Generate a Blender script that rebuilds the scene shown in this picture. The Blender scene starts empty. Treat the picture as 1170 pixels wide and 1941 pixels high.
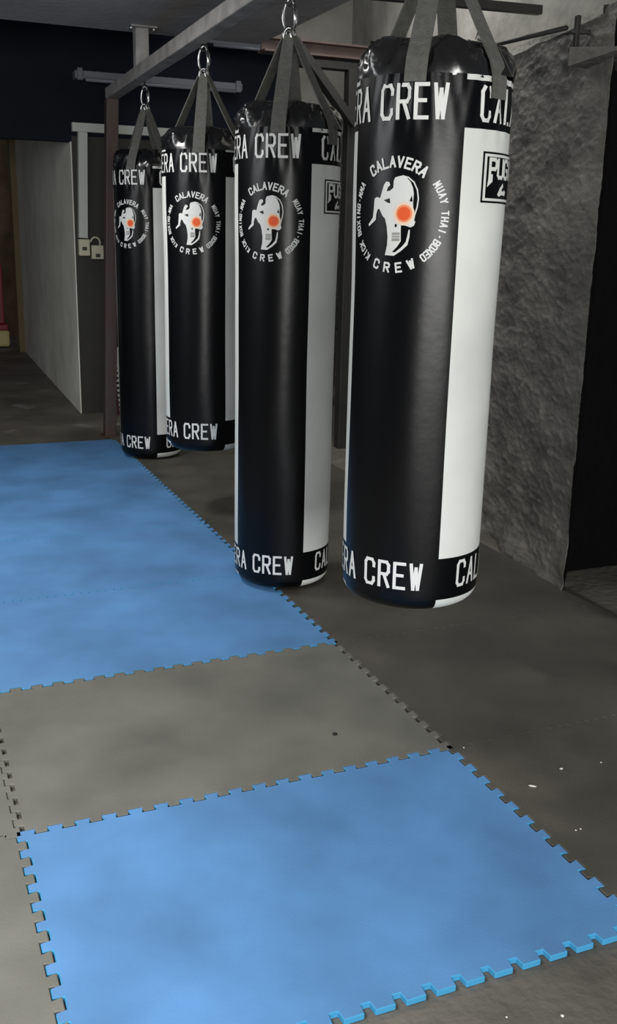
import bpy, bmesh, math, random
from mathutils import Vector, Matrix, noise

random.seed(7)
S = 0.8                       # layout unit -> metres (one mat row is one unit deep)
PI = math.pi
R_ = math.radians
C = bpy.context.scene.collection
SC = bpy.context.scene

# ------------------------------------------------------------------ camera
F, PITCH, ROLL, YAW = 1868.4, 0.26307, 0.02254, 0.4010
CAM = Vector((-1.71855, -2.71360, 1.76889))
fw = Vector((math.sin(YAW) * math.cos(PITCH), math.cos(YAW) * math.cos(PITCH), -math.sin(PITCH)))
rt = Vector((math.cos(YAW), -math.sin(YAW), 0))
up = rt.cross(fw)
rt2 = rt * math.cos(ROLL) + up * math.sin(ROLL)
up2 = -rt * math.sin(ROLL) + up * math.cos(ROLL)
cd = bpy.data.cameras.new('camera')
cam = bpy.data.objects.new('camera', cd)
C.objects.link(cam)
M4 = Matrix((rt2, up2, -fw)).transposed().to_4x4()
M4.translation = CAM * S
cam.matrix_world = M4
cd.sensor_fit = 'HORIZONTAL'
cd.sensor_width = 36
cd.lens = 36 * F / 1170
cd.shift_y = -20.5 / 1170
cd.clip_end = 200
SC.camera = cam

# ------------------------------------------------------------------ view, world, light
SC.view_settings.view_transform = 'Standard'
SC.view_settings.look = 'None'
SC.view_settings.gamma = 1
SC.view_settings.use_curve_mapping = False
SC.view_settings.exposure = 0.0

W = bpy.data.worlds.new('world')
SC.world = W
W.use_nodes = True
bg = W.node_tree.nodes['Background']
bg.inputs[0].default_value = (0.86, 0.93, 1.0, 1)
bg.inputs[1].default_value = 0.10


def area(name, loc, target, sx, sy, power, col=(1, 1, 1)):
    l = bpy.data.lights.new(name, 'AREA')
    l.shape = 'RECTANGLE'
    l.size, l.size_y = sx * S, sy * S
    l.energy = power
    l.color = col
    o = bpy.data.objects.new(name, l)
    C.objects.link(o)
    o.location = Vector(loc) * S
    o.rotation_euler = (Vector(target) - Vector(loc)).to_track_quat('-Z', 'Y').to_euler()
    return o


# daylight entering the open street front behind the photographer, and a side opening on the left
area('daylight_front', (-1.5, -7.2, 1.75), (0.0, 1.2, 1.2), 4.8, 1.9, 310, (1.0, 0.99, 0.96))
area('daylight_side', (-5.4, 1.6, 2.9), (0.0, 2.2, 0.4), 2.4, 1.6, 62, (0.95, 0.98, 1.0))
# unseen: front fill added to brighten the floor, middle lamp following the bag shadows
lf = area('floor_fill_front', (-3.0, -1.4, 3.12), (-2.9, -1.4, 0), 2.0, 1.2, 52, (1.0, 0.98, 0.95))
lf.data.spread = R_(115)
area('ceiling_lamp_middle', (-1.7, 2.9, 3.12), (-1.6, 2.8, 0), .9, .3, 36, (1.0, 0.98, 0.95))
# daylight dropping through the gap between the slab edge and the right wall
area('roof_gap_daylight', (1.3, 3.7, 4.3), (2.0, 3.8, 2.4), 3.0, .5, 36, (1.0, 1.0, 0.97))


# ------------------------------------------------------------------ materials
def lin(c):
    return tuple(((x / 255) / 12.92 if x / 255 <= .04045 else ((x / 255 + .055) / 1.055) ** 2.4) for x in c) + (1,)


def mat(name, rgb, rough=.6, metal=0, var=0.0, vscale=6, bump=0.0, bscale=40, spec=.5, rgb2=None, detail=4, stain=None, coat=0, aniso=1):
    m = bpy.data.materials.new(name)
    m.use_nodes = True
    nt = m.node_tree
    b = nt.nodes['Principled BSDF']
    b.inputs['Base Color'].default_value = lin(rgb)
    b.inputs['Roughness'].default_value = rough
    b.inputs['Metallic'].default_value = metal
    b.inputs['Specular IOR Level'].default_value = spec
    if coat:
        b.inputs['Coat Weight'].default_value = coat
        b.inputs['Coat Roughness'].default_value = .2
    tx = nt.nodes.new('ShaderNodeTexCoord')
    tc = nt.nodes.new('ShaderNodeMapping')
    tc.inputs['Scale'].default_value = (1, aniso, 1)
    nt.links.new(tx.outputs['Object'], tc.inputs['Vector'])
    if var or rgb2:
        n = nt.nodes.new('ShaderNodeTexNoise')
        n.inputs['Scale'].default_value = vscale
        n.inputs['Detail'].default_value = detail
        nt.links.new(tc.outputs['Vector'], n.inputs['Vector'])
        r = nt.nodes.new('ShaderNodeValToRGB')
        r.color_ramp.elements[0].position = .32
        r.color_ramp.elements[1].position = .70
        c2 = rgb2 or tuple(max(0, x * (1 - var)) for x in rgb)
        r.color_ramp.elements[0].color = lin(c2)
        r.color_ramp.elements[1].color = lin(rgb if rgb2 else tuple(min(255, x * (1 + var * .5)) for x in rgb))
        nt.links.new(n.outputs['Fac'], r.inputs['Fac'])
        nt.links.new(r.outputs['Color'], b.inputs['Base Color'])
        if stain:
            n3 = nt.nodes.new('ShaderNodeTexNoise')
            n3.inputs['Scale'].default_value = stain[1]
            n3.inputs['Detail'].default_value = 8
            nt.links.new(tc.outputs['Vector'], n3.inputs['Vector'])
            r3 = nt.nodes.new('ShaderNodeValToRGB')
            r3.color_ramp.elements[0].position = stain[2]
            r3.color_ramp.elements[1].position = stain[2] + .12
            r3.color_ramp.elements[0].color = (0, 0, 0, 1)
            r3.color_ramp.elements[1].color = (stain[3],) * 3 + (1,)
            mx = nt.nodes.new('ShaderNodeMixRGB')
            mx.inputs[2].default_value = lin(stain[0])
            nt.links.new(n3.outputs['Fac'], r3.inputs['Fac'])
            nt.links.new(r3.outputs['Color'], mx.inputs[0])
            nt.links.new(r.outputs['Color'], mx.inputs[1])
            nt.links.new(mx.outputs['Color'], b.inputs['Base Color'])
    if bump:
        n2 = nt.nodes.new('ShaderNodeTexNoise')
        n2.inputs['Scale'].default_value = bscale
        n2.inputs['Detail'].default_value = 6
        nt.links.new(tc.outputs['Vector'], n2.inputs['Vector'])
        bp = nt.nodes.new('ShaderNodeBump')
        bp.inputs['Strength'].default_value = bump
        bp.inputs['Distance'].default_value = .02
        nt.links.new(n2.outputs['Fac'], bp.inputs['Height'])
        nt.links.new(bp.outputs['Normal'], b.inputs['Normal'])
    return m


M = dict(
    blue=mat('blue_foam', (94, 147, 203), .62, var=.13, vscale=2.6, bump=.05, bscale=160, spec=.35),
    blue_side=mat('blue_foam_cut_edge', (62, 146, 192), .7, spec=.3),
    gray=mat('gray_foam', (116, 116, 109), .62, var=.14, vscale=3.2, bump=.07, bscale=160, spec=.4),
    dkgray=mat('dark_gray_foam', (84, 82, 75), .55, var=.20, vscale=2.4, bump=.08, bscale=160, spec=.35, stain=((116, 110, 100), 2.2, .56, .35)),
    black=mat('black_vinyl', (5, 6, 9), .30, bump=.03, bscale=22, spec=.27),
    cover=mat('glossy_black_vinyl', (18, 19, 21), .26, bump=.22, bscale=10, spec=.8, coat=.6),
    white=mat('white_vinyl', (222, 225, 221), .48, var=.05, vscale=4, bump=.05, bscale=22, spec=.4),
    print=mat('white_print', (222, 224, 222), .5),
    orange=mat('orange_print', (235, 92, 40), .5),
    peach=mat('peach_print', (244, 214, 190), .5),
    salmon=mat('salmon_print', (242, 150, 104), .5),
    greyprint=mat('grey_print', (150, 150, 146), .5),
    strap=mat('grey_webbing', (94, 94, 90), .8, var=.10, vscale=60, bump=.3, bscale=220),
    chrome=mat('polished_steel', (190, 192, 192), .25, metal=1),
    rackmetal=mat('grey_painted_steel', (148, 145, 143), .5, var=.15, vscale=9, bump=.1, bscale=30),
    postmetal=mat('brown_grey_steel', (64, 57, 57), .55, rgb2=(72, 50, 47), vscale=5, bump=.1, bscale=30),
    rust=mat('rust_brown_steel', (98, 84, 79), .6, rgb2=(80, 62, 58), vscale=7, bump=.15, bscale=30),
    darkmetal=mat('dark_steel', (36, 35, 33), .6, var=.2, vscale=9),
    conc=mat('concrete_floor', (112, 108, 99), .6, var=.25, vscale=1.8, bump=.3, bscale=30, stain=((168, 164, 156), 3.0, .60, .7)),
    ceil=mat('grey_ceiling', (150, 147, 147), .85, var=.12, vscale=2, bump=.2, bscale=20),
    navy=mat('navy_paint', (15, 21, 33), .8, spec=.2, var=.25, vscale=2, bump=.15, bscale=20),
    charcoal=mat('charcoal_paint', (44, 43, 40), .7, var=.2, vscale=2.5, bump=.15, bscale=20),
    blackpaint=mat('black_paint', (5, 5, 6), .8, var=.3, vscale=6, bump=.6, bscale=14, spec=.12),
    plaster=mat('rough_plaster', (122, 119, 112), .75, rgb2=(74, 72, 68), vscale=7, bump=.8, bscale=26, detail=8, aniso=.45),
    upper=mat('grey_concrete_wall', (168, 165, 157), .8, rgb2=(130, 128, 121), vscale=2.4, bump=.25, bscale=18),
    pale=mat('pale_ledge', (168, 166, 156), .8, bump=.5, bscale=30),
    corr=mat('white_corridor_wall', (228, 226, 216), .75, var=.10, vscale=2, bump=.15, bscale=10),
    plastic=mat('white_plastic', (176, 180, 174), .5),
    socket=mat('cream_plastic', (186, 184, 160), .45),
    sockdark=mat('dark_socket_hole', (46, 50, 38), .6),
    lampgrey=mat('grey_lamp_housing', (96, 100, 110), .5),
    tube=mat('unlit_tube_glass', (118, 120, 128), .3),
    cable=mat('black_cable', (26, 25, 25), .5),
    maroon=mat('maroon_foam', (70, 26, 30), .7),
    red=mat('red_paint', (150, 40, 52), .5),
    cream=mat('cream_paint', (212, 200, 140), .5),
    brown=mat('brown_brick', (112, 88, 66), .8, var=.25, vscale=4),
    tan=mat('tan_frame', (124, 106, 78), .7),
    speck=mat('white_crumb', (226, 224, 216), .7),
    darkbit=mat('black_rubber', (18, 18, 18), .7),
)


# ------------------------------------------------------------------ mesh helpers (all coordinates in layout units)
class MB:
    def __init__(self):
        self.v, self.f, self.mi, self.sm = [], [], [], []

    def add(self, vs, fs, mi=0, smooth=False):
        o = len(self.v)
        self.v += [tuple(x) for x in vs]
        for f in fs:
            self.f.append([o + i for i in f])
            self.mi.append(mi)
            self.sm.append(smooth)

    def box(self, a, b, mi=0):
        x0, y0, z0 = a
        x1, y1, z1 = b
        vs = [(x, y, z) for z in (z0, z1) for y in (y0, y1) for x in (x0, x1)]
        self.add(vs, [(0, 2, 3, 1), (4, 5, 7, 6), (0, 1, 5, 4), (1, 3, 7, 5), (3, 2, 6, 7), (2, 0, 4, 6)], mi)

    def bar(self, p, q, w, h, mi=0, upv=(0, 0, 1)):
        p, q = Vector(p), Vector(q)
        d = (q - p).normalized()
        s = d.cross(Vector(upv))
        if s.length < 1e-4:
            s = d.cross(Vector((0, 1, 0)))
        s.normalize()
        u = s.cross(d).normalized()
        vs = []
        for c in (p, q):
            for a, b in ((-1, -1), (1, -1), (1, 1), (-1, 1)):
                vs.append(c + s * a * w / 2 + u * b * h / 2)
        self.add(vs, [(0, 1, 2, 3), (7, 6, 5, 4), (0, 4, 5, 1), (1, 5, 6, 2), (2, 6, 7, 3), (3, 7, 4, 0)], mi)

    def tube(self, pts, r, mi=0, n=10, closed=False):
        pts = [Vector(p) for p in pts]
        N = len(pts)
        rings = []
        prev = None
        for i in range(N):
            if closed:
                d = pts[(i + 1) % N] - pts[i - 1]
            else:
                d = pts[min(i + 1, N - 1)] - pts[max(i - 1, 0)]
            d.normalize()
            if prev is None:
                a = d.cross(Vector((0, 0, 1)))
                if a.length < .1:
                    a = d.cross(Vector((0, 1, 0)))
            else:
                a = prev - d * prev.dot(d)
            a.normalize()
            prev = a
            b = d.cross(a)
            rr = r[i] if isinstance(r, (list, tuple)) else r
            rings.append([pts[i] + (a * math.cos(2 * PI * k / n) + b * math.sin(2 * PI * k / n)) * rr for k in range(n)])
        vs = [v for rg in rings for v in rg]
        fs = []
        for i in range(N if closed else N - 1):
            j = (i + 1) % N
            for k in range(n):
                fs.append((i * n + k, i * n + (k + 1) % n, j * n + (k + 1) % n, j * n + k))
        if not closed:
            fs.append(tuple(range(n))[::-1])
            fs.append(tuple((N - 1) * n + k for k in range(n)))
        self.add(vs, fs, mi, True)

    def prism(self, poly, z0, z1, mi=0, side=None):
        n = len(poly)
        vs = [(x, y, z1) for x, y in poly] + [(x, y, z0) for x, y in poly]
        self.add(vs, [tuple(range(n)), tuple(range(n, 2 * n))[::-1]], mi)
        self.add(vs, [(i, n + i, n + (i + 1) % n, (i + 1) % n) for i in range(n)], mi if side is None else side)

    def mesh(self, name, mats):
        me = bpy.data.meshes.new(name)
        me.from_pydata([Vector(v) * S for v in self.v], [], self.f)
        for m in (mats if isinstance(mats, (list, tuple)) else [mats]):
            me.materials.append(m)
        me.polygons.foreach_set('material_index', self.mi)
        me.polygons.foreach_set('use_smooth', self.sm)
        bm = bmesh.new()
        bm.from_mesh(me)
        bmesh.ops.remove_doubles(bm, verts=bm.verts, dist=1e-6)
        bmesh.ops.recalc_face_normals(bm, faces=bm.faces)
        bm.to_mesh(me)
        bm.free()
        me.update()
        return me

    def build(self, name, mats, parent=None, bevel=0):
        return place(name, self.mesh(name, mats), parent, bevel)


def place(name, me, parent=None, bevel=0):
    o = bpy.data.objects.new(name, me)
    C.objects.link(o)
    if parent:
        o.parent = parent
    if bevel:
        b = o.modifiers.new('bevel', 'BEVEL')
        b.width = bevel * S
        b.segments = 2
        b.limit_method = 'ANGLE'
        b.angle_limit = R_(40)
    return o


def tag(o, label, cat, group=None, kind=None):
    if label:
        o['label'] = label
    if cat:
        o['category'] = cat
    if group:
        o['group'] = group
    if kind:
        o['kind'] = kind
    return o


def thing(name, label, cat, loc=(0, 0, 0), rz=0, group=None):
    o = bpy.data.objects.new(name, None)
    o.empty_display_size = .1
    C.objects.link(o)
    o.location = Vector(loc) * S
    o.rotation_euler = (0, 0, rz)
    return tag(o, label, cat, group)


def struct(name, mb, mats, bevel=0):
    o = mb.build(name, mats, None, bevel)
    o['kind'] = 'structure'
    return o


# ------------------------------------------------------------------ the setting
WD = Vector((0.2208, 0.9753, 0))            # direction of the right wall, away from the camera
WN = Vector((-0.9753, 0.2208, 0))           # its face normal, into the room
W0 = Vector((1.405, 1.23, 0))               # its near corner


def wp(s, z, off=0):                         # a point on the right wall
    p = W0 + WD * s + WN * off
    return Vector((p.x, p.y, z))


BACK_Y = 7.15
MT = 0.018                                   # mat thickness

m = MB()
m.box((-7, -8.5, -.12), (6, 15, 0))
struct('floor', m, M['conc'])

m = MB()
m.box((-7, -3.5, 3.17), (1.05, 5.0, 3.32))
struct('ceiling', m, M['ceil'])
m = MB()
m.box((-7, 4.9, 3.95), (1.05, 7.3, 4.1))
m.box((-7, 4.9, 3.32), (1.05, 5.0, 3.95))
struct('ceiling_back', m, M['navy'])

# back wall: charcoal below, navy above, opening to the corridor on the left of x = 0
m = MB()
m.box((-.02, BACK_Y, 0), (2.76, BACK_Y + .16, 2.62), 0)
m.box((-7, BACK_Y, 2.57), (-.02, BACK_Y + .16, 3.95), 1)
m.box((-.02, BACK_Y, 2.62), (2.25, BACK_Y + .16, 3.62), 1)
m.box((-.02, BACK_Y, 3.62), (2.25, BACK_Y + .16, 4.4), 2)
m.box((2.25, BACK_Y, 2.62), (2.9, BACK_Y + .16, 4.4), 2)
m.box((-7, BACK_Y, 0), (-2.2, BACK_Y + .16, 2.57), 0)
struct('wall_back', m, [M['charcoal'], M['navy'], M['upper']])

# right wall: lumpy plaster up to a ledge, smoother concrete above
m = MB()
NS, NZ, LEN, ZT = 480, 300, 6.15, 2.815
vs, fs = [], []
for i in range(NS + 1):
    u = i / NS
    s = LEN * (u ** 1.6)
    for j in range(NZ + 1):
        z = ZT * j / NZ
        q = Vector((s * 1.9, z * 4.2, 3.1))
        a = noise.noise(q * .6) * .012 + noise.noise(q * 2.2) * .006
        rid = 1 - abs(noise.noise(q * 3.1 + Vector((9, 2, 4)))) * 2
        a += max(0, rid - .55) * .012
        a += max(0, noise.noise(q * 6.5) - .22) * .022
        a += max(0, noise.noise(q * 13) - .22) * .014
        a -= max(0, noise.noise(q * 2.4 + Vector((3, 7, 1))) - .40) * .04
        k = max(0, 1 - z / .30)
        a += k * k * (.05 + .06 * noise.noise(q * 1.9))           # crumbling foot
        a *= min(1, .35 + s * 3)
        ds = 0
        if i == 0:
            ds = noise.noise(Vector((z * 6, 0, 0))) * .022 - .03 * k * k
        p = wp(s + ds, z, a)
        vs.append(p)
for i in range(NS):
    for j in range(NZ):
        a = i * (NZ + 1) + j
        fs.append((a, a + NZ + 1, a + NZ + 2, a + 1))
m.add(vs, fs, 0, True)
# splayed dark return round the near corner, and the recess behind it
edge = [vs[j] for j in range(NZ + 1)]
far = [Vector((1.64, 1.50, v.z)) for v in edge]
far2 = [Vector((3.2, 1.50, v.z)) for v in edge]
m.add(edge + far + far2, [(j, j + 1, NZ + 2 + j, NZ + 1 + j) for j in range(NZ)] +
      [(NZ + 1 + j, NZ + 2 + j, 2 * NZ + 3 + j, 2 * NZ + 2 + j) for j in range(NZ)], 1)
p0, p1 = wp(-.02, 0, -.08), wp(LEN + .25, 0, -.08)
m.add([Vector((p0.x, p0.y, 2.80)), Vector((p1.x, p1.y, 2.80)), Vector((p1.x, p1.y, 4.4)), Vector((p0.x, p0.y, 4.4))], [(0, 1, 2, 3)], 2)
q0 = Vector((3.2, p0.y - .3, 0))
m.add([Vector((p0.x, p0.y, 2.62)), Vector((p0.x, p0.y, 4.4)), Vector((3.2, .9, 4.4)), Vector((3.2, .9, 2.62))], [(0, 1, 2, 3)], 2)
struct('wall_right', m, [M['plaster'], M['blackpaint'], M['upper']])

# pale top ledge of the plaster and the lintel over the dark recess
m = MB()
vs = []
n = 90
for i in range(n + 1):
    s = .12 + (LEN - .2) * i / n
    j1, j2 = noise.noise(Vector((s * 7, 1, 0))) * .012, noise.noise(Vector((s * 5, 5, 0))) * .012
    vs += [wp(s, ZT - .035 + j2, .012), wp(s, ZT + .004 + j1, .012), wp(s, ZT + .012, -.09), wp(s, ZT - .04, -.09)]
m.add(vs, [(4 * i + a, 4 * i + (a + 1) % 4, 4 * i + 4 + (a + 1) % 4, 4 * i + 4 + a) for i in range(n) for a in range(4)])
struct('trim_1', m, M['pale'])
m = MB()
pts = []
n = 12
for i in range(n + 1):
    x = 1.36 + (3.0 - 1.36) * i / n
    w = noise.noise(Vector((x * 4, 0, 0))) * .02
    t = .02 if i == 0 else 0
    pts += [(x, 1.15 + w, 2.575 + t), (x, 1.15 + w, 2.632 - t), (x, 1.5, 2.66), (x, 1.5, 2.575)]
m.add(pts, [(4 * i + a, 4 * i + (a + 1) % 4, 4 * i + 4 + (a + 1) % 4, 4 * i + 4 + a) for i in range(n) for a in range(4)] + [(0, 1, 2, 3), (4 * n, 4 * n + 1, 4 * n + 2, 4 * n + 3)])
struct('trim_2', m, M['plaster'])

# corridor beyond the opening
m = MB()
vs = []
n = 40
for i in range(n + 1):
    t = i / n
    y = BACK_Y + .02 + (12.55 - BACK_Y) * t
    x = -.03 + .14 * t
    vs += [(x, y, 0), (x, y, 3.0)]
m.add(vs, [(2 * i, 2 * i + 2, 2 * i + 3, 2 * i + 1) for i in range(n)])
m.add([(-.03, BACK_Y + .02, 0), (-.03, BACK_Y + .02, 3), (.1, BACK_Y + .02, 3), (.1, BACK_Y + .02, 0)], [(0, 1, 2, 3)])
struct('wall_corridor', m, M['corr'])
m = MB()
m.box((.03, 12.55, 0), (.15, 12.85, 3.0))
struct('trim_3', m, M['tan'])
m = MB()
m.box((-4, 15.0, 0), (2, 15.2, 3.2))
struct('wall_far', m, M['brown'])
m = MB()
m.box((-4, BACK_Y + .16, 3.0), (.3, 12.9, 3.1))
struct('ceiling_corridor', m, M['ceil'])


# ------------------------------------------------------------------ interlocking mats
NT = 12           # teeth per unit
TD = .0145        # half depth of a tooth


def wave(t0, t1, side, tip, gap, duty=.5):
    """toothed line from t0 to t1 (increasing): list of (t, offset); side -1 = the mat below the line, +1 above"""
    out = []
    n = max(1, round((t1 - t0) * NT))
    per = (t1 - t0) / n
    dv = per * .07
    g = gap
    for k in range(n):
        a = t0 + per * k
        b = a + per * duty
        if side < 0:      # own tab points to +, its tip held back by tip; notch floor at -TD
            out += [(a - dv + g, TD - tip), (b + dv - g, TD - tip), (b - dv * .2 - g, -TD), (a + per + dv * .2 + g, -TD)]
        else:             # own tab points to -
            out += [(a + dv * .2 - g, TD), (b - dv * .2 + g, TD), (b + dv * .4 + g, -TD + tip), (a + per - dv * .4 - g, -TD + tip)]
    out[0] = (t0, out[0][1])
    out[-1] = (t1, out[-1][1])
    return out


def mat_poly(x0, x1, y0, y1, e):
    """e = dict of edges l r b t: None (straight) or (tip, gap)"""
    P = []
    ins = .0015
    def line(t0, t1, side, ed):
        if ed is None:
            return [(t0, -ins if side < 0 else ins), (t1, -ins if side < 0 else ins)]
        return wave(t0, t1, side, *ed)
    lb, lr = line(x0, x1, +1, e.get('b')), line(y0, y1, -1, e.get('r'))
    lt, ll = line(x0, x1, -1, e.get('t')), line(y0, y1, +1, e.get('l'))
    P.append((x0 + ll[0][1], y0 + lb[0][1]))
    P += [(t, y0 + o) for t, o in lb[1:-1]]
    P.append((x1 + lr[0][1], y0 + lb[-1][1]))
    P += [(x1 + o, t) for t, o in lr[1:-1]]
    P.append((x1 + lr[-1][1], y1 + lt[-1][1]))
    P += [(t, y1 + o) for t, o in lt[1:-1]][::-1]
    P.append((x0 + ll[-1][1], y1 + lt[0][1]))
    P += [(x0 + o, t) for t, o in ll[1:-1]][::-1]
    # tidy the corners
    Q = []
    for p in P:
        if not Q or (Vector(p) - Vector(Q[-1])).length > 1e-4:
            Q.append(p)
    return Q


def floor_mat(name, label, x0, x1, y0, y1, e, mats, group, z=0.0):
    m = MB()
    m.prism(mat_poly(x0, x1, y0, y1, e), z, z + MT, 0, 1)
    o = m.build(name, mats, None)
    b = o.modifiers.new('bevel', 'BEVEL')
    b.width = .0022 * S
    b.segments = 1
    b.limit_method = 'ANGLE'
    b.angle_limit = R_(60)
    return tag(o, label, 'mat', group)


XL = -1.482
XR = 1.44
BL = [M['blue'], M['blue_side']]
GR = [M['gray'], M['gray']]
DG = [M['dkgray'], M['dkgray']]
T0 = (.002, .0012)
TH = (.013, .0016)      # tabs that leave an open hole at their tips
gb, gg, gd = 'blue interlocking floor mats', 'gray interlocking floor mats', 'dark gray mats along the wall'
floor_mat('floor_mat', 'blue foam mat at the very front, its near toothed edge exposed on bare concrete', XL, 0, -1, 0, dict(b=(0, 0, .30), r=T0, t=T0, l=T0), BL, gb)
floor_mat('floor_mat', 'gray foam mat lying between two blue mats, with a small black scrap on it', XL, 0, 0, 1, dict(b=(.004, .0015), r=T0, t=(.003, .001), l=T0), GR, gg)
floor_mat('floor_mat', 'blue foam mat behind the gray one, its corner beside the second bag', XL, 0, 1, 2, dict(b=(.004, .001), r=T0, t=(0, .0006), l=T0), BL, gb)
floor_mat('floor_mat', 'blue foam mat just past the seam beside the second bag', XL, 0, 2, 3, dict(b=(.001, .0006), r=T0, t=(0, .0004), l=T0), BL, gb)
floor_mat('floor_mat', 'blue foam mat second from the back wall', XL, 0, 3, 4, dict(b=(0, .0004), r=T0, t=(0, .0004), l=T0), BL, gb)
floor_mat('floor_mat', 'farthest blue foam mat, ending at the steel post before the corridor', XL, 0, 4, 5.72, dict(b=(0, .0004), r=T0, t=None, l=T0), BL, gb)
floor_mat('floor_mat', 'gray foam mat at the lower left, beside the front blue mat', XL - 1.0, XL, -1, 0, dict(b=None, r=(.004, .0015), t=(.006, .001), l=None), GR, gg)
XS = XL - .098
floor_mat('border_strip', 'narrow gray toothed strip at the left edge between two gray mats', XS, XL, 0, 1, dict(b=(.002, .001), r=TH, t=None, l=T0), GR, gg)
floor_mat('floor_mat', 'gray foam mat left of the narrow strip, mostly outside the picture', XS - 1.0, XS, 0, 1, dict(b=(.004, .001), r=TH, t=None, l=None), GR, gg)
labs = ['dark gray mat beside the right edge of the front blue mat, sprinkled with white crumbs',
        'dark gray mat right of the middle gray mat, below the nearest bag',
        'dark gray mat under and beside the second bag',
        'dark gray mat behind the second bag',
        'dark gray mat below the third and fourth bags',
        'farthest dark gray mat, beside the back of the frame']
for i, (a, b) in enumerate(((-1, 0), (0, 1), (1, 2), (2, 3), (3, 4), (4, 5.72))):
    floor_mat('floor_mat', labs[i], 0, XR, a, b,
              dict(l=TH if i else (.005, .0015), b=(0, 0) if i else None, t=(0, 0) if i < 5 else None, r=None), DG, gd)


# ------------------------------------------------------------------ lettering: a stroke alphabet in a 0..1 box
GL = {
    'C': [[(1, .74), (1, .86), (.8, 1), (.2, 1), (0, .86), (0, .14), (.2, 0), (.8, 0), (1, .14), (1, .26)]],
    'A': [[(0, 0), (.5, 1), (1, 0)], [(.2, .34), (.8, .34)]],
    'L': [[(0, 1), (0, 0), (1, 0)]],
    'V': [[(0, 1), (.5, 0), (1, 1)]],
    'E': [[(1, 1), (0, 1), (0, 0), (1, 0)], [(0, .52), (.8, .52)]],
    'R': [[(0, 0), (0, 1), (.8, 1), (1, .88), (1, .62), (.8, .5), (0, .5)], [(.5, .5), (1, 0)]],
    'W': [[(0, 1), (.27, 0), (.5, .85), (.73, 0), (1, 1)]],
    'M': [[(0, 0), (.06, 1), (.5, .3), (.94, 1), (1, 0)]],
    'U': [[(0, 1), (0, .14), (.2, 0), (.8, 0), (1, .14), (1, 1)]],
    'Y': [[(0, 1), (.5, .5), (1, 1)], [(.5, .5), (.5, 0)]],
    'T': [[(0, 1), (1, 1)], [(.5, 1), (.5, 0)]],
    'H': [[(0, 0), (0, 1)], [(1, 0), (1, 1)], [(0, .5), (1, .5)]],
    'I': [[(.5, 0), (.5, 1)]],
    'B': [[(0, 0), (0, 1), (.8, 1), (1, .88), (1, .64), (.8, .52), (0, .52)], [(.8, .52), (1, .4), (1, .12), (.8, 0), (0, 0)]],
    'O': [[(.2, 0), (0, .14), (0, .86), (.2, 1), (.8, 1), (1, .86), (1, .14), (.8, 0), (.2, 0)]],
    'X': [[(0, 0), (1, 1)], [(0, 1), (1, 0)]],
    'K': [[(0, 0), (0, 1)], [(1, 1), (0, .42)], [(.3, .58), (1, 0)]],
    'N': [[(0, 0), (0, 1), (1, 0), (1, 1)]],
    'G': [[(1, .8), (1, .88), (.8, 1), (.2, 1), (0, .86), (0, .14), (.2, 0), (.8, 0), (1, .14), (1, .45), (.6, .45)]],
    'P': [[(0, 0), (0, 1), (.8, 1), (1, .88), (1, .58), (.8, .46), (0, .46)]],
    '.': [[(.4, .45), (.6, .45)]],
}


def seg_quads(a, b, th, step):
    a, b = Vector(a), Vector(b)
    d = b - a
    L = d.length
    d.normalize()
    nrm = Vector((-d.y, d.x)) * th / 2
    a = a - d * th * .42
    b = b + d * th * .42
    k = max(1, int(L / step))
    out = []
    for i in range(k):
        p, q = a.lerp(b, i / k), a.lerp(b, (i + 1) / k)
        out.append([p - nrm, q - nrm, q + nrm, p + nrm])
    return out


def text_quads(s, w, h, adv, th, space=.5, step=.02):
    """quads of a straight line of text starting at (0, 0); returns quads and width"""
    out = []
    x = 0
    for ch in s:
        if ch == ' ':
            x += adv * space
            continue
        ww = w * (.5 if ch == 'I' else 1)
        for st in GL[ch]:
            for a, b in zip(st[:-1], st[1:]):
                out += seg_quads((x + a[0] * ww, a[1] * h), (x + b[0] * ww, b[1] * h), th, step)
        x += adv * (.62 if ch in 'I.' else 1)
    return out, x - (adv - w)


def arc_text(s, r, a0, a1, w, h, th, inward=False, step=.03):
    """text spread on a circle between angles a0..a1 (clockwise from the top, degrees)"""
    out = []
    n = len(s)
    for i, ch in enumerate(s):
        if ch == ' ':
            continue
        ang = R_(a0 + (a1 - a0) * (i + .5) / n)
        cx, cy = r * math.sin(ang), r * math.cos(ang)
        if inward:
            ex, ey = Vector((-math.cos(ang), math.sin(ang))), Vector((-math.sin(ang), -math.cos(ang)))
        else:
            ex, ey = Vector((math.cos(ang), -math.sin(ang))), Vector((math.sin(ang), math.cos(ang)))
        for st in GL[ch]:
            for a, b in zip(st[:-1], st[1:]):
                for q in seg_quads(((a[0] - .5) * w, (a[1] - .5) * h), ((b[0] - .5) * w, (b[1] - .5) * h), th, step):
                    out.append([Vector((cx, cy)) + ex * v.x + ey * v.y for v in q])
    return out


def poly_tris(poly, step=.012):
    """fill a concave 2D outline and slice it so that it can be wrapped"""
    bm = bmesh.new()
    vs = [bm.verts.new((x, y, 0)) for x, y in poly]
    f = bm.faces.new(vs)
    bmesh.ops.triangulate(bm, faces=[f])
    xs = [x for x, y in poly]
    x = min(xs) + step
    while x < max(xs):
        bmesh.ops.bisect_plane(bm, geom=bm.verts[:] + bm.edges[:] + bm.faces[:], plane_co=(x, 0, 0), plane_no=(1, 0, 0))
        x += step
    out = [[Vector((v.co.x, v.co.y)) for v in f.verts] for f in bm.faces]
    bm.free()
    return out


# ------------------------------------------------------------------ the punching bags (local origin: bag axis, z = floor)
RB = .25
ZTOP = 2.243
STR = (10, 74, 190, 252)   # where the four straps are sewn on, degrees
HALF = 46          # half width of the black panel, degrees


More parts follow.
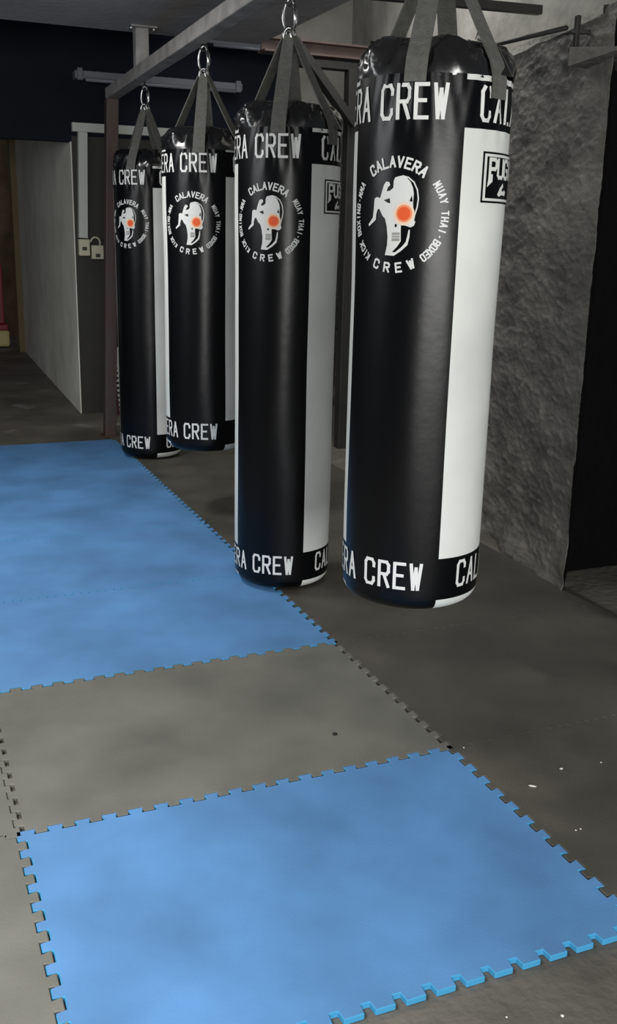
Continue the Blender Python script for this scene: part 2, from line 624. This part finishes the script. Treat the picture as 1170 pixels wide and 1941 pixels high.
def body_r(phi, z, zb):
    """bag radius with its soft irregularities"""
    t = (z - zb) / (ZTOP - zb)
    r = RB * (1 - .022 * (1 - t) ** 2 + .008 * math.sin(t * 9))
    r += .0035 * noise.noise(Vector((math.sin(phi) * 1.6, math.cos(phi) * 1.6, z * 2.2)))
    # folds fanning out below the stitched straps
    if z > 2.025:
        k = min(1, (z - 2.025) / .14)
        for c in STR:
            d = (math.degrees(phi) - c + 180) % 360 - 180
            if abs(d) < 40:
                spread = .6 + (2.3 - z) * 1.6
                r += k * .0045 * math.cos(d / spread * .42) * max(0, 1 - abs(d) / 40)
    if z < zb + .05:
        r -= .05 * (1 - math.sqrt(max(0, 1 - (1 - (z - zb) / .05) ** 2)))
    return r


def cyl(phi, r, z):
    return Vector((r * math.sin(phi), -r * math.cos(phi), z))


def wrap(m, quads, u0, v0, zb, off, mi):
    """lay flat figures (u along the circumference from angle u0, v up from v0) on the bag"""
    for q in quads:
        vs = []
        for v in q:
            phi = u0 + v.x / RB
            z = v0 + v.y
            vs.append(cyl(phi, body_r(phi, z, zb) + off, z))
        m.add(vs, [tuple(range(len(vs)))], mi)


def body_mesh(zb):
    m = MB()
    bands = {'bottom': (zb + .045, zb + .195), 'top': (2.085, 2.222)}
    # columns with exact panel seams
    ph = []
    seams = [-HALF, HALF, 180 - HALF, 180 + HALF]
    for a, b, n in ((-HALF, HALF, 44), (HALF, 180 - HALF, 42), (180 - HALF, 180 + HALF, 36), (180 + HALF, 360 - HALF, 42)):
        ph += [a + (b - a) * i / n for i in range(n)]
    zs = [zb + .05 * (1 - math.cos(i / 7 * PI / 2)) for i in range(8)]
    z = zb + .05
    while z < ZTOP - .02:
        z += .017
        zs.append(min(z, ZTOP))
    # snap rows to the band borders
    for bz in bands['bottom'] + bands['top']:
        i = min(range(len(zs)), key=lambda k: abs(zs[k] - bz))
        zs[i] = bz
    N = len(ph)
    vs = [cyl(R_(p), body_r(R_(p), z, zb), z) for z in zs for p in ph]
    m.v = [tuple(v) for v in vs]
    for j in range(len(zs) - 1):
        zc = (zs[j] + zs[j + 1]) / 2
        inband = any(a < zc < b for a, b in bands.values())
        for i in range(N):
            a, b = i, (i + 1) % N
            pc = (ph[i] + .3 + 180) % 360 - 180
            white = HALF <= abs(pc) <= 180 - HALF
            m.f.append([j * N + a, j * N + b, (j + 1) * N + b, (j + 1) * N + a])
            m.mi.append(1 if white and not inband else 0)
            m.sm.append(True)
    m.add([cyl(R_(p), body_r(R_(p), zb, zb), zb) for p in ph], [tuple(range(N))], 0, False)
    # lettering twice round each band
    for (lo, hi), hh in ((bands['top'], .094), (bands['bottom'], .088)):
        for start in (R_(-126), R_(59 if lo > 2 else 65)):
            q, wd = text_quads('CALAVERA CREW', .0345, hh, .0565, .0115, .6, .03)
            wrap(m, q, start, (lo + hi) / 2 - hh / 2 + (.004 if lo > 2 else .012), zb, .0022, 2)
    return m.mesh('body', [M['black'], M['white'], M['print']])


def emb(X, Y):
    """emblem outline point (measured on the nearest bag) -> (u, v) on the vinyl"""
    s = max(-.995, min(.995, (660 + X / 5.087 - 823) / 148))
    return (RB * (math.asin(s) + R_(31)) * .96, (655 - Y) / 5.087 / 148 * RB * .97)


def disc(cx, cy, r, n=24):
    return [(cx + r * math.cos(2 * PI * i / n), cy + r * math.sin(2 * PI * i / n)) for i in range(n)]


def emblem_mesh(zb):
    m = MB()
    zc, u0 = 1.825, R_(-2)
    # ring of words
    rr = .163
    q = arc_text('CALAVERA', rr - .004, -37, 40, .0165, .029, .0066)
    q += arc_text('MUAY THAI.', rr, 52, 116, .0105, .021, .0048)
    q += arc_text('BOXEO', rr, 117, 144, .0105, .021, .0048)
    q += arc_text('KICK BOXING.MMA', rr, 215, 308, .0105, .021, .0048)
    q += arc_text('CREW', rr - .002, 209, 149, .0175, .026, .0064, True)
    wrap(m, q, u0, zc, zb, .0024, 0)
    u0 -= R_(2.5)
    E = lambda pts: [emb(*p) for p in pts]
    skull = [(462, 340), (475, 305), (530, 290), (585, 308), (622, 345), (648, 400), (658, 455), (655, 540), (662, 620), (655, 680), (685, 715),
             (672, 752), (640, 768), (590, 752), (548, 750), (548, 800), (552, 900), (520, 950), (470, 1005), (500, 1005), (560, 955), (600, 905), (612, 850),
             (622, 790), (636, 790), (634, 860), (618, 935), (560, 990), (490, 1040), (402, 1036), (420, 940), (422, 860), (410, 760), (392, 690), (366, 662), (334, 598), (318, 600),
             (305, 650), (302, 700), (262, 740), (240, 764), (231, 745), (272, 680), (280, 590), (284, 500), (310, 484), (338, 496), (352, 440), (372, 370),
             (392, 342), (422, 348), (432, 376), (412, 394), (398, 432), (430, 428), (462, 400)]
    wrap(m, poly_tris(E(skull)), u0, zc, zb, .0024, 0)
    # outer line of the cranium
    cr = [(545, 292), (600, 306), (655, 350), (690, 420), (703, 500), (695, 580), (675, 650), (668, 690)]
    q = []
    for a, b in zip(cr[:-1], cr[1:]):
        q += seg_quads(emb(*a), emb(*b), .0042, .02)
    wrap(m, q, u0, zc, zb, .0024, 0)
    # dark details: armpit, temple, nostril, cheek, teeth
    for pts in ([(375, 515), (432, 498), (438, 545), (415, 540)], [(640, 470), (650, 530), (622, 525)], [(492, 735), (510, 745), (506, 768), (488, 766)]):
        wrap(m, poly_tris(E(pts)), u0, zc, zb, .0034, 1)
    for y0, y1 in ((820, 842), (850, 866), (874, 900)):
        wrap(m, poly_tris(E([(466, y0), (540, y0 - 2), (540, y1 - 2), (466, y1)])), u0, zc, zb, .0034, 4)
    cx, cy = emb(570, 640)
    wrap(m, poly_tris(disc(cx, cy, .0345)), u0, zc, zb, .0032, 3)
    wrap(m, poly_tris(disc(cx + .001, cy, .0265)), u0, zc, zb, .0037, 5)
    wrap(m, poly_tris(disc(cx + .001, cy, .0205)), u0, zc, zb, .0042, 2)
    return m.mesh('emblem', [M['print'], M['black'], M['orange'], M['peach'], M['greyprint'], M['salmon']])


def label_mesh(zb):
    m = MB()
    zc = 1.945
    w, h = .235, .152
    def rect(a, b, c, d):
        return poly_tris([(a, b), (c, b), (c, d), (a, d)], .01)
    u0 = R_(90)
    wrap(m, rect(-w / 2, -h / 2, w / 2, h / 2), u0, zc, zb, .0022, 0)
    wrap(m, rect(-w / 2 + .006, -h / 2 + .006, w / 2 - .006, h / 2 - .006), u0, zc, zb, .0030, 1)
    wrap(m, rect(-w / 2 + .016, -h / 2 + .014, w / 2 - .016, h / 2 - .014), u0, zc, zb, .0038, 0)
    q, wd = text_quads('PUGIL', .030, .052, .0405, .0115, .5, .03)
    wrap(m, q, u0 - (wd / 2) / RB, zc + .002, zb, .0052, 1)
    # pointed foot under the first letter and the small glove sign
    wrap(m, poly_tris([(-.098, -.030), (-.074, -.012), (-.074, .01), (-.092, .01)]), u0, zc, zb, .0052, 1)
    g = [(-.045, -.050), (-.030, -.028), (-.012, -.014), (-.006, -.024), (-.018, -.034), (-.012, -.040), (.004, -.034), (.016, -.040), (.010, -.052), (-.018, -.050), (-.034, -.056)]
    wrap(m, poly_tris(g), u0, zc, zb, .0052, 1)
    return m.mesh('brand_label', [M['black'], M['white']])




def cover_mesh():
    """gathered glossy top: bulges between the straps, pinched under them"""
    m = MB()
    N, K = 120, 22
    vs = []
    for j in range(K + 1):
        t = j / K
        for i in range(N):
            phi = 2 * PI * i / N
            deg = math.degrees(phi)
            d = min(abs((deg - c + 180) % 360 - 180) for c in STR)      # 0 under a strap, 45 between
            k = min(1, d / 40)
            k = k * k * (3 - 2 * k)
            r_p = RB * (1 - t) ** .80                                     # pull under a strap
            r_b = RB * math.cos(t * PI / 2) ** .50                        # bulge
            r = r_p + (r_b - r_p) * (.12 + .88 * k)
            z = ZTOP - .012 + .140 * math.sin(t * PI / 2)
            wr = noise.noise(Vector((math.sin(phi) * 2.6, math.cos(phi) * 2.6, t * 2.5)))
            wr2 = noise.noise(Vector((math.sin(phi) * 6, math.cos(phi) * 6, t * 3 + 4)))
            fold = 1 - abs(noise.noise(Vector((math.sin(phi) * 4 + t * 2, math.cos(phi) * 4, t * 3 + 9)))) * 2.4
            amp = math.sin(min(1, t * 1.25) * PI)
            r += amp * (.018 * wr + .010 * wr2 + .018 * max(0, fold))
            z += amp * (.016 * wr2 + .014 * max(0, fold)) + t * .012 * wr
            vs.append(cyl(phi, max(.001, r), z))
    fs = [(j * N + i, j * N + (i + 1) % N, (j + 1) * N + (i + 1) % N, (j + 1) * N + i) for j in range(K) for i in range(N)]
    m.add(vs, fs, 0, True)
    # loose pointed corner of the cover by the right-hand strap, with thickness
    a, b, c = cyl(R_(86), .215, 2.335), cyl(R_(112), .250, 2.240), cyl(R_(62), .247, 2.245)
    e = cyl(R_(84), .272, 2.245)
    off = Vector((0, .008, 0))
    m.add([a, e, c, a + off, e + off, c + off, b, b + off],
          [(0, 2, 1), (3, 4, 5), (0, 1, 4, 3), (1, 2, 5, 4), (2, 0, 3, 5), (0, 1, 6), (3, 7, 4)], 0, False)
    return m.mesh('top_cover', [M['cover']])


ZA = 2.645       # where the straps meet


def strap_mesh(c):
    m = MB()
    phi = R_(c)
    o, t = cyl(phi, 1, 0), cyl(phi + PI / 2, 1, 0)
    pr = [(RB + .007, 2.175 if c == 74 else 2.212), (RB + .006, 2.235), (.240, 2.285), (.176, 2.39), (.10, 2.52), (.045, 2.62), (.026, ZA + .012), (.014, ZA + .004), (.024, ZA - .05)]
    ws = [.034, .034, .034, .033, .031, .026, .018, .018, .018]
    th = .006
    vs = []
    for i, ((r, z), w) in enumerate(zip(pr, ws)):
        p = o * r + Vector((0, 0, z))
        a = Vector(pr[max(0, i - 1)])
        b = Vector(pr[min(len(pr) - 1, i + 1)])
        d = (b - a).normalized()
        nn = o * d.y - Vector((0, 0, d.x))
        vs += [p - t * w - nn * th / 2, p + t * w - nn * th / 2, p + t * w + nn * th / 2, p - t * w + nn * th / 2]
    n = len(pr)
    m.add(vs, [(4 * i + a, 4 * i + (a + 1) % 4, 4 * i + 4 + (a + 1) % 4, 4 * i + 4 + a) for i in range(n - 1) for a in range(4)] + [(0, 1, 2, 3), (4 * n - 4, 4 * n - 3, 4 * n - 2, 4 * n - 1)])
    return m.mesh('strap', [M['strap']])


def loop(cx, cz, w, h, ang, n=28, pinch=0):
    out = []
    for i in range(n):
        a = 2 * PI * i / n
        x = w / 2 * math.cos(a)
        z = h / 2 * math.sin(a)
        x *= 1 - pinch * (z / (h / 2))
        out.append((x * math.cos(ang), x * math.sin(ang), cz + z))
    return out


def hook_mesh():
    m = MB()
    m.tube(loop(0, 2.745, .060, .135, R_(12), pinch=.18), .0068, 0, 8, True)
    m.tube([(.02, .004, 2.69), (.026, .006, 2.74), (.018, .004, 2.79)], .0095, 0, 8)      # thicker gate sleeve
    return m.mesh('carabiner', [M['chrome']])


def ring_mesh(k):
    m = MB()
    a = R_(STR[k])
    cx, cy = .020 * math.sin(a), -.020 * math.cos(a)
    pts = [(x + cx, y + cy, z) for x, y, z in loop(0, 2.655, .046, .066, a + R_(12), 20)]
    m.tube(pts, .0065, 0, 8, True)
    return m.mesh('ring', [M['chrome']])


COVER, HOOK = cover_mesh(), hook_mesh()
STRAPS = [strap_mesh(c) for c in STR]
RINGS = [ring_mesh(k) for k in range(4)]
ZB_S, ZB_M, ZB_L = .505, .465, .03
MESH = {zb: (body_mesh(zb), emblem_mesh(zb), label_mesh(zb)) for zb in (ZB_S, ZB_M, ZB_L)}


def bag(label, x, y, zb, right_seam, dz=0):
    psi = math.atan2(CAM.x - x, -(CAM.y - y))
    t = thing('punching_bag', label, 'punching bag', (x, y, dz), psi + R_(right_seam - HALF), 'long black and white punching bags hanging in a row')
    b, e, l = MESH[zb]
    place('body', b, t)
    tag(place('emblem', e, t), 'round white skull and kicking fighter emblem with orange spot', None)
    tag(place('brand_label', l, t), 'black and white woven maker label', None)
    tag(place('top_cover', COVER, t), 'gathered glossy black top', None)
    for s in STRAPS:
        place('strap', s, t)
    for r in RINGS:
        place('ring', r, t)
    tag(place('carabiner', HOOK, t), 'steel snap hook', None)
    return t


BAGS = [(-.029, .305), (.09, 1.90), (.08, 3.23), (.17, 5.04)]
bag('nearest and largest-looking black and white punching bag, a shorter one hung high at the right', -.029, .305, ZB_S, 23, .012)
bag('second black and white punching bag from the front, a long one almost touching the floor', .09, 1.90, ZB_L, 26)
bag('third black and white punching bag, a shorter one hung behind the long second bag', .08, 3.23, ZB_M, 29)
bag('farthest black and white punching bag, a long one beside the brown steel post', .17, 5.04, ZB_L, 10)

# ------------------------------------------------------------------ the rack the bags hang from
t = thing('bag_rack', 'steel frame holding the bags: gray overhead beam on a brown post at the far end', 'rack')
m = MB()
m.bar((-.12, -2.6, 2.866), (.12, 6.0, 2.866), .10, .085)
m.build('beam', M['rackmetal'], t, .006)
m = MB()
m.bar((.015, 5.97, MT * 0), (.115, 5.97, 2.824), .10, .10)
m.box((-.06, 5.89, 0), (.09, 6.05, .012))
m.build('post', M['postmetal'], t, .005)
m = MB()
m.bar((.085, 4.78, 2.905), (.085, 4.78, 3.158), .095, .095)
m.box((.0, 4.70, 3.158), (.19, 4.86, 3.170))
o = m.build('hanger', M['rackmetal'], t, .005)
tag(o, 'pale upright stub bolted to the ceiling', None)
for dx in (-.06, .06):
    m = MB()
    m.tube([(.085 + dx * 1.35, 4.72, 3.135), (.085 + dx * 1.35, 4.72, 3.165)], .012)
    m.build('bolt', M['chrome'], o)
m = MB()
m.bar((-.0, 2.11, 2.91), (1.60, 2.11, 2.95), .045, .045)
o = m.build('cross_bar', M['darkmetal'], t, .004)
for x, y in BAGS:
    m = MB()
    zz = 2.806
    m.tube([(x + .020 * math.cos(a), y, zz + .020 * math.sin(a)) for a in [2 * PI * i / 20 for i in range(20)]], .006, 0, 8, True)
    m.tube([(x, y, zz + .02), (x, y, 2.86)], .007, 0, 8)
    m.build('eye_bolt', M['darkmetal'], t)

# steel frame at the edge of the slab
t = thing('steel_frame', 'rust-brown steel joist with a dark post and diagonal brace behind the second bag', 'frame')
m = MB()
m.box((1.05, 4.86, 3.20), (2.25, 5.02, 3.215))
m.box((1.05, 4.86, 3.11), (2.25, 5.02, 3.125))
m.box((1.05, 4.93, 3.11), (2.25, 4.95, 3.215))
m.build('joist', M['rust'], t)
m = MB()
m.box((1.30, 4.88, 3.03), (2.22, 4.98, 3.085))
m.build('lower_rail', M['darkmetal'], t, .004)
m = MB()
m.bar((1.83, 4.90, 0), (1.83, 4.90, 3.03), .15, .10, 0, (0, 1, 0))
m.build('post', M['darkmetal'], t, .005)
m = MB()
m.bar((1.27, 4.84, 3.20), (1.80, 4.84, 2.62), .06, .115, 0, (0, 1, 0))
m.build('brace', M['darkmetal'], t, .005)

# ------------------------------------------------------------------ small fixtures
t = thing('ceiling_light', 'unlit gray tube light fitting high on the dark back wall at left', 'light', (0, 0, 0))
m = MB()
m.box((.0, 6.97, 3.10), (1.60, 7.10, 3.17))
m.box((.02, 6.95, 3.085), (.07, 7.0, 3.19))
m.box((1.53, 6.95, 3.085), (1.58, 7.0, 3.19))
m.build('housing', M['lampgrey'], t, .006)
m = MB()
m.tube([(.09, 6.94, 3.09), (1.52, 6.94, 3.09)], .018)
m.build('tube', M['tube'], t)
m = MB()
m.box((.3, 7.08, 3.12), (.36, BACK_Y - .001, 3.16))
m.build('housing_bracket', M['lampgrey'], t)
m = MB()
m.box((1.2, 7.08, 3.12), (1.26, BACK_Y + .001, 3.16))
m.build('housing_bracket', M['lampgrey'], t)
t = thing('ceiling_light', 'unlit pale tube light fitting high on the back wall behind the second bag hook', 'light', (0, 0, 0))
m = MB()
m.box((1.26, 6.97, 3.50), (2.42, BACK_Y + .001, 3.56))
m.build('housing', M['lampgrey'], t, .006)
m = MB()
m.tube([(1.30, 6.95, 3.485), (2.38, 6.95, 3.485)], .018)
m.build('tube', M['tube'], t)

t = thing('cable_trunking', 'white plastic cable duct running across the back wall and down to the sockets', 'cable duct')
m = MB()
m.box((-.02, 7.09, 2.655), (1.95, BACK_Y - .001, 2.735))
m.build('horizontal_duct', M['plastic'], t, .004)
m = MB()
m.bar((.075, 7.115, 2.655), (.045, 7.115, 1.70), .085, .07, 0, (0, 1, 0))
m.build('vertical_duct', M['plastic'], t, .004)
for lab, x0, x1, z0, z1 in (('cream socket box at the foot of the white duct', .0, .105, 1.535, 1.69), ('smaller cream socket box to the right of the other one', .12, .235, 1.505, 1.635)):
    t = thing('socket_box', lab, 'socket')
    m = MB()
    m.box((x0, 7.085, z0), (x1, BACK_Y + .001, z1))
    m.build('box', M['socket'], t, .008)
    m = MB()
    cx, cz = (x0 + x1) / 2, (z0 + z1) / 2 - (.01 if x0 < .1 else .03)
    m.box((cx - .022, 7.080, cz - .016), (cx + .022, 7.090, cz + .016))
    m.build('outlet', M['sockdark'], t, .003)
m = MB()
m.tube([(.09, 7.11, 1.66)] + [(.115 + .045 * (1 - math.cos(a)), 7.10, 1.655 + .055 * math.sin(a)) for a in [PI * i / 10 for i in range(1, 10)]] + [(.205, 7.11, 1.62)], .009)
tag(m.build('cable_loop', M['socket']), 'short cream cable looping between the two socket boxes', 'cable')

# pipe on the right wall with its end bracket
t = thing('wall_pipe', 'dark thin pipe along the top of the rough right wall with an upright end bracket', 'pipe')
m = MB()
m.tube([wp(2.25, 2.93, .10), wp(.32, 2.755, .10)], .012)
m.build('pipe', M['darkmetal'], t)
m = MB()
m.bar(wp(.26, 2.66, .07), wp(.26, 2.80, .07), .024, .024)
m.bar(wp(.26, 2.73, .10), wp(.26, 2.73, -.02), .02, .02)
m.build('bracket', M['darkmetal'], t, .004)
m = MB()
m.bar(wp(2.1, 2.90, .10), wp(2.1, 2.90, -.075), .02, .02)
m.build('bracket', M['darkmetal'], t, .004)
t = thing('wall_hook', 'small bright hook on the wall above the plaster ledge right of the nearest bag', 'hook')
m = MB()
m.tube([wp(1.95, 2.955, -.085), wp(1.85, 2.975, .03), wp(1.72, 2.985, .06), wp(1.66, 3.0, .07), wp(1.63, 3.03, .07), wp(1.66, 3.05, .065)], .010)
m.build('hook', M['chrome'], t)
m = MB()
m.tube([wp(1.95, 2.955, -.082), wp(1.95, 2.955, -.07)], .03, 0, 14)
m.build('plate', M['darkmetal'], t)

m = MB()
pts = []
for i in range(60):
    a = i / 59
    pts.append(wp(3.75 + 1.1 * a + .06 * math.sin(a * 9), 2.74 + .10 * math.sin(a * 7) - .08 * a, .06 + .02 * math.sin(a * 12)))
m.tube(pts, .016)
m.tube([wp(4.2 + .13 * math.cos(a), 2.68 + .13 * math.sin(a), .07) for a in [2 * PI * i / 30 for i in range(30)]], .016, 0, 8, True)
tag(m.build('wall_cable', M['cable']), 'black cable looped along the right wall behind the second bag top', 'cable')

# mats leaning behind the last bag
def leaning(name, label, x0, x1, h, y, mats, teeth):
    m = MB()
    P = [(x0, 0), (x1, 0), (x1, h), (x0 + .02, h)]
    if teeth:
        k = 14
        L = []
        for i in range(k):
            a, b, c = h * i / k, h * (i + .5) / k, h * (i + 1) / k
            xx = lambda z: x0 - .035 * z / h
            L += [(xx(a), a), (xx(b), b), (xx(b) + .03, b), (xx(c) + .03, c)]
        P = [(x1, 0), (x1, h)] + [(x, z) for x, z in L[::-1]]
    P = [(a, b) for a, b in P]
    n = len(P)
    lean = .16
    vs = [(x, y + lean * z / h, z) for x, z in P] + [(x, y + .03 + lean * z / h, z) for x, z in P]
    m.add(vs, [tuple(range(n)), tuple(range(n, 2 * n))[::-1]] + [(i, n + i, n + (i + 1) % n, (i + 1) % n) for i in range(n)])
    return tag(m.build(name, mats), label, 'mat')
leaning('leaning_mat', 'pale gray toothed mat leaning upright behind the farthest bag', .315, 1.2, .66, 6.90, M['plastic'], True)
leaning('leaning_mat', 'maroon mat leaning on the back wall behind the pale toothed one', .235, 1.1, .56, 6.955, M['maroon'], False)

# at the far end of the corridor
t = thing('street_kiosk', 'red and cream painted cabinet at the far end of the corridor', 'cabinet')
m = MB()
m.box((-.75, 13.1, .02), (-.045, 13.6, .27))
m.build('base', M['cream'], t, .04)
m = MB()
m.box((-.72, 13.13, .27), (-.055, 13.55, .36))
m.build('ledge', M['red'], t, .02)
m = MB()
m.box((-.72, 13.18, .36), (-.10, 13.52, 1.25))
m.build('cabinet_body', M['red'], t, .02)

# crumbs and scraps on the floor
def crumb(x, y, r, label, mt, z=MT, stretch=1, rot=0, name='crumb', group='white crumbs on the floor'):
    r *= .8
    m = MB()
    n, k = 9, 5
    vs = []
    for j in range(k + 1):
        th = PI * j / k
        for i in range(n):
            a = 2 * PI * i / n
            q = 1 + .35 * noise.noise(Vector((x * 9 + math.cos(a), y * 9 + math.sin(a), th)))
            px, py = math.sin(th) * math.cos(a) * r * q * stretch, math.sin(th) * math.sin(a) * r * q
            vs.append((x + px * math.cos(rot) - py * math.sin(rot), y + px * math.sin(rot) + py * math.cos(rot), z + r * .45 * (1 - math.cos(th))))
    m.add(vs, [(j * n + i, j * n + (i + 1) % n, (j + 1) * n + (i + 1) % n, (j + 1) * n + i) for j in range(k) for i in range(n)], 0, True)
    return tag(m.build(name, mt), label, name.replace('_', ' '), group)


crumb(.126, -.324, .007, 'longest white crumb, on the dark mat beside the blue one', M['speck'], stretch=2.4, rot=.9 - PI / 2)
crumb(.286, -.265, .006, 'white crumb farther right on the dark mat, above the long crumb', M['speck'], stretch=1.5)
crumb(.443, -.279, .005, 'white crumb nearest the right edge of the picture, on the dark mat', M['speck'])
crumb(.104, -.583, .004, 'left one of a pair of white crumbs near the right edge', M['speck'])
crumb(.122, -.583, .004, 'right one of a pair of white crumbs near the right edge', M['speck'])
crumb(.046, -.021, .004, 'tiny white crumb just past the corner of the front blue mat', M['speck'])
crumb(-.385, -1.175, .0055, 'white crumb on bare concrete at the lower right', M['speck'], z=0)
crumb(-.51, -1.13, .0035, 'faint white crumb on bare concrete near the exposed mat edge', M['speck'], z=0)
crumb(-.347, .227, .010, 'small black scrap lying on the gray middle mat', M['darkbit'], stretch=1.2, name='scrap', group=None)
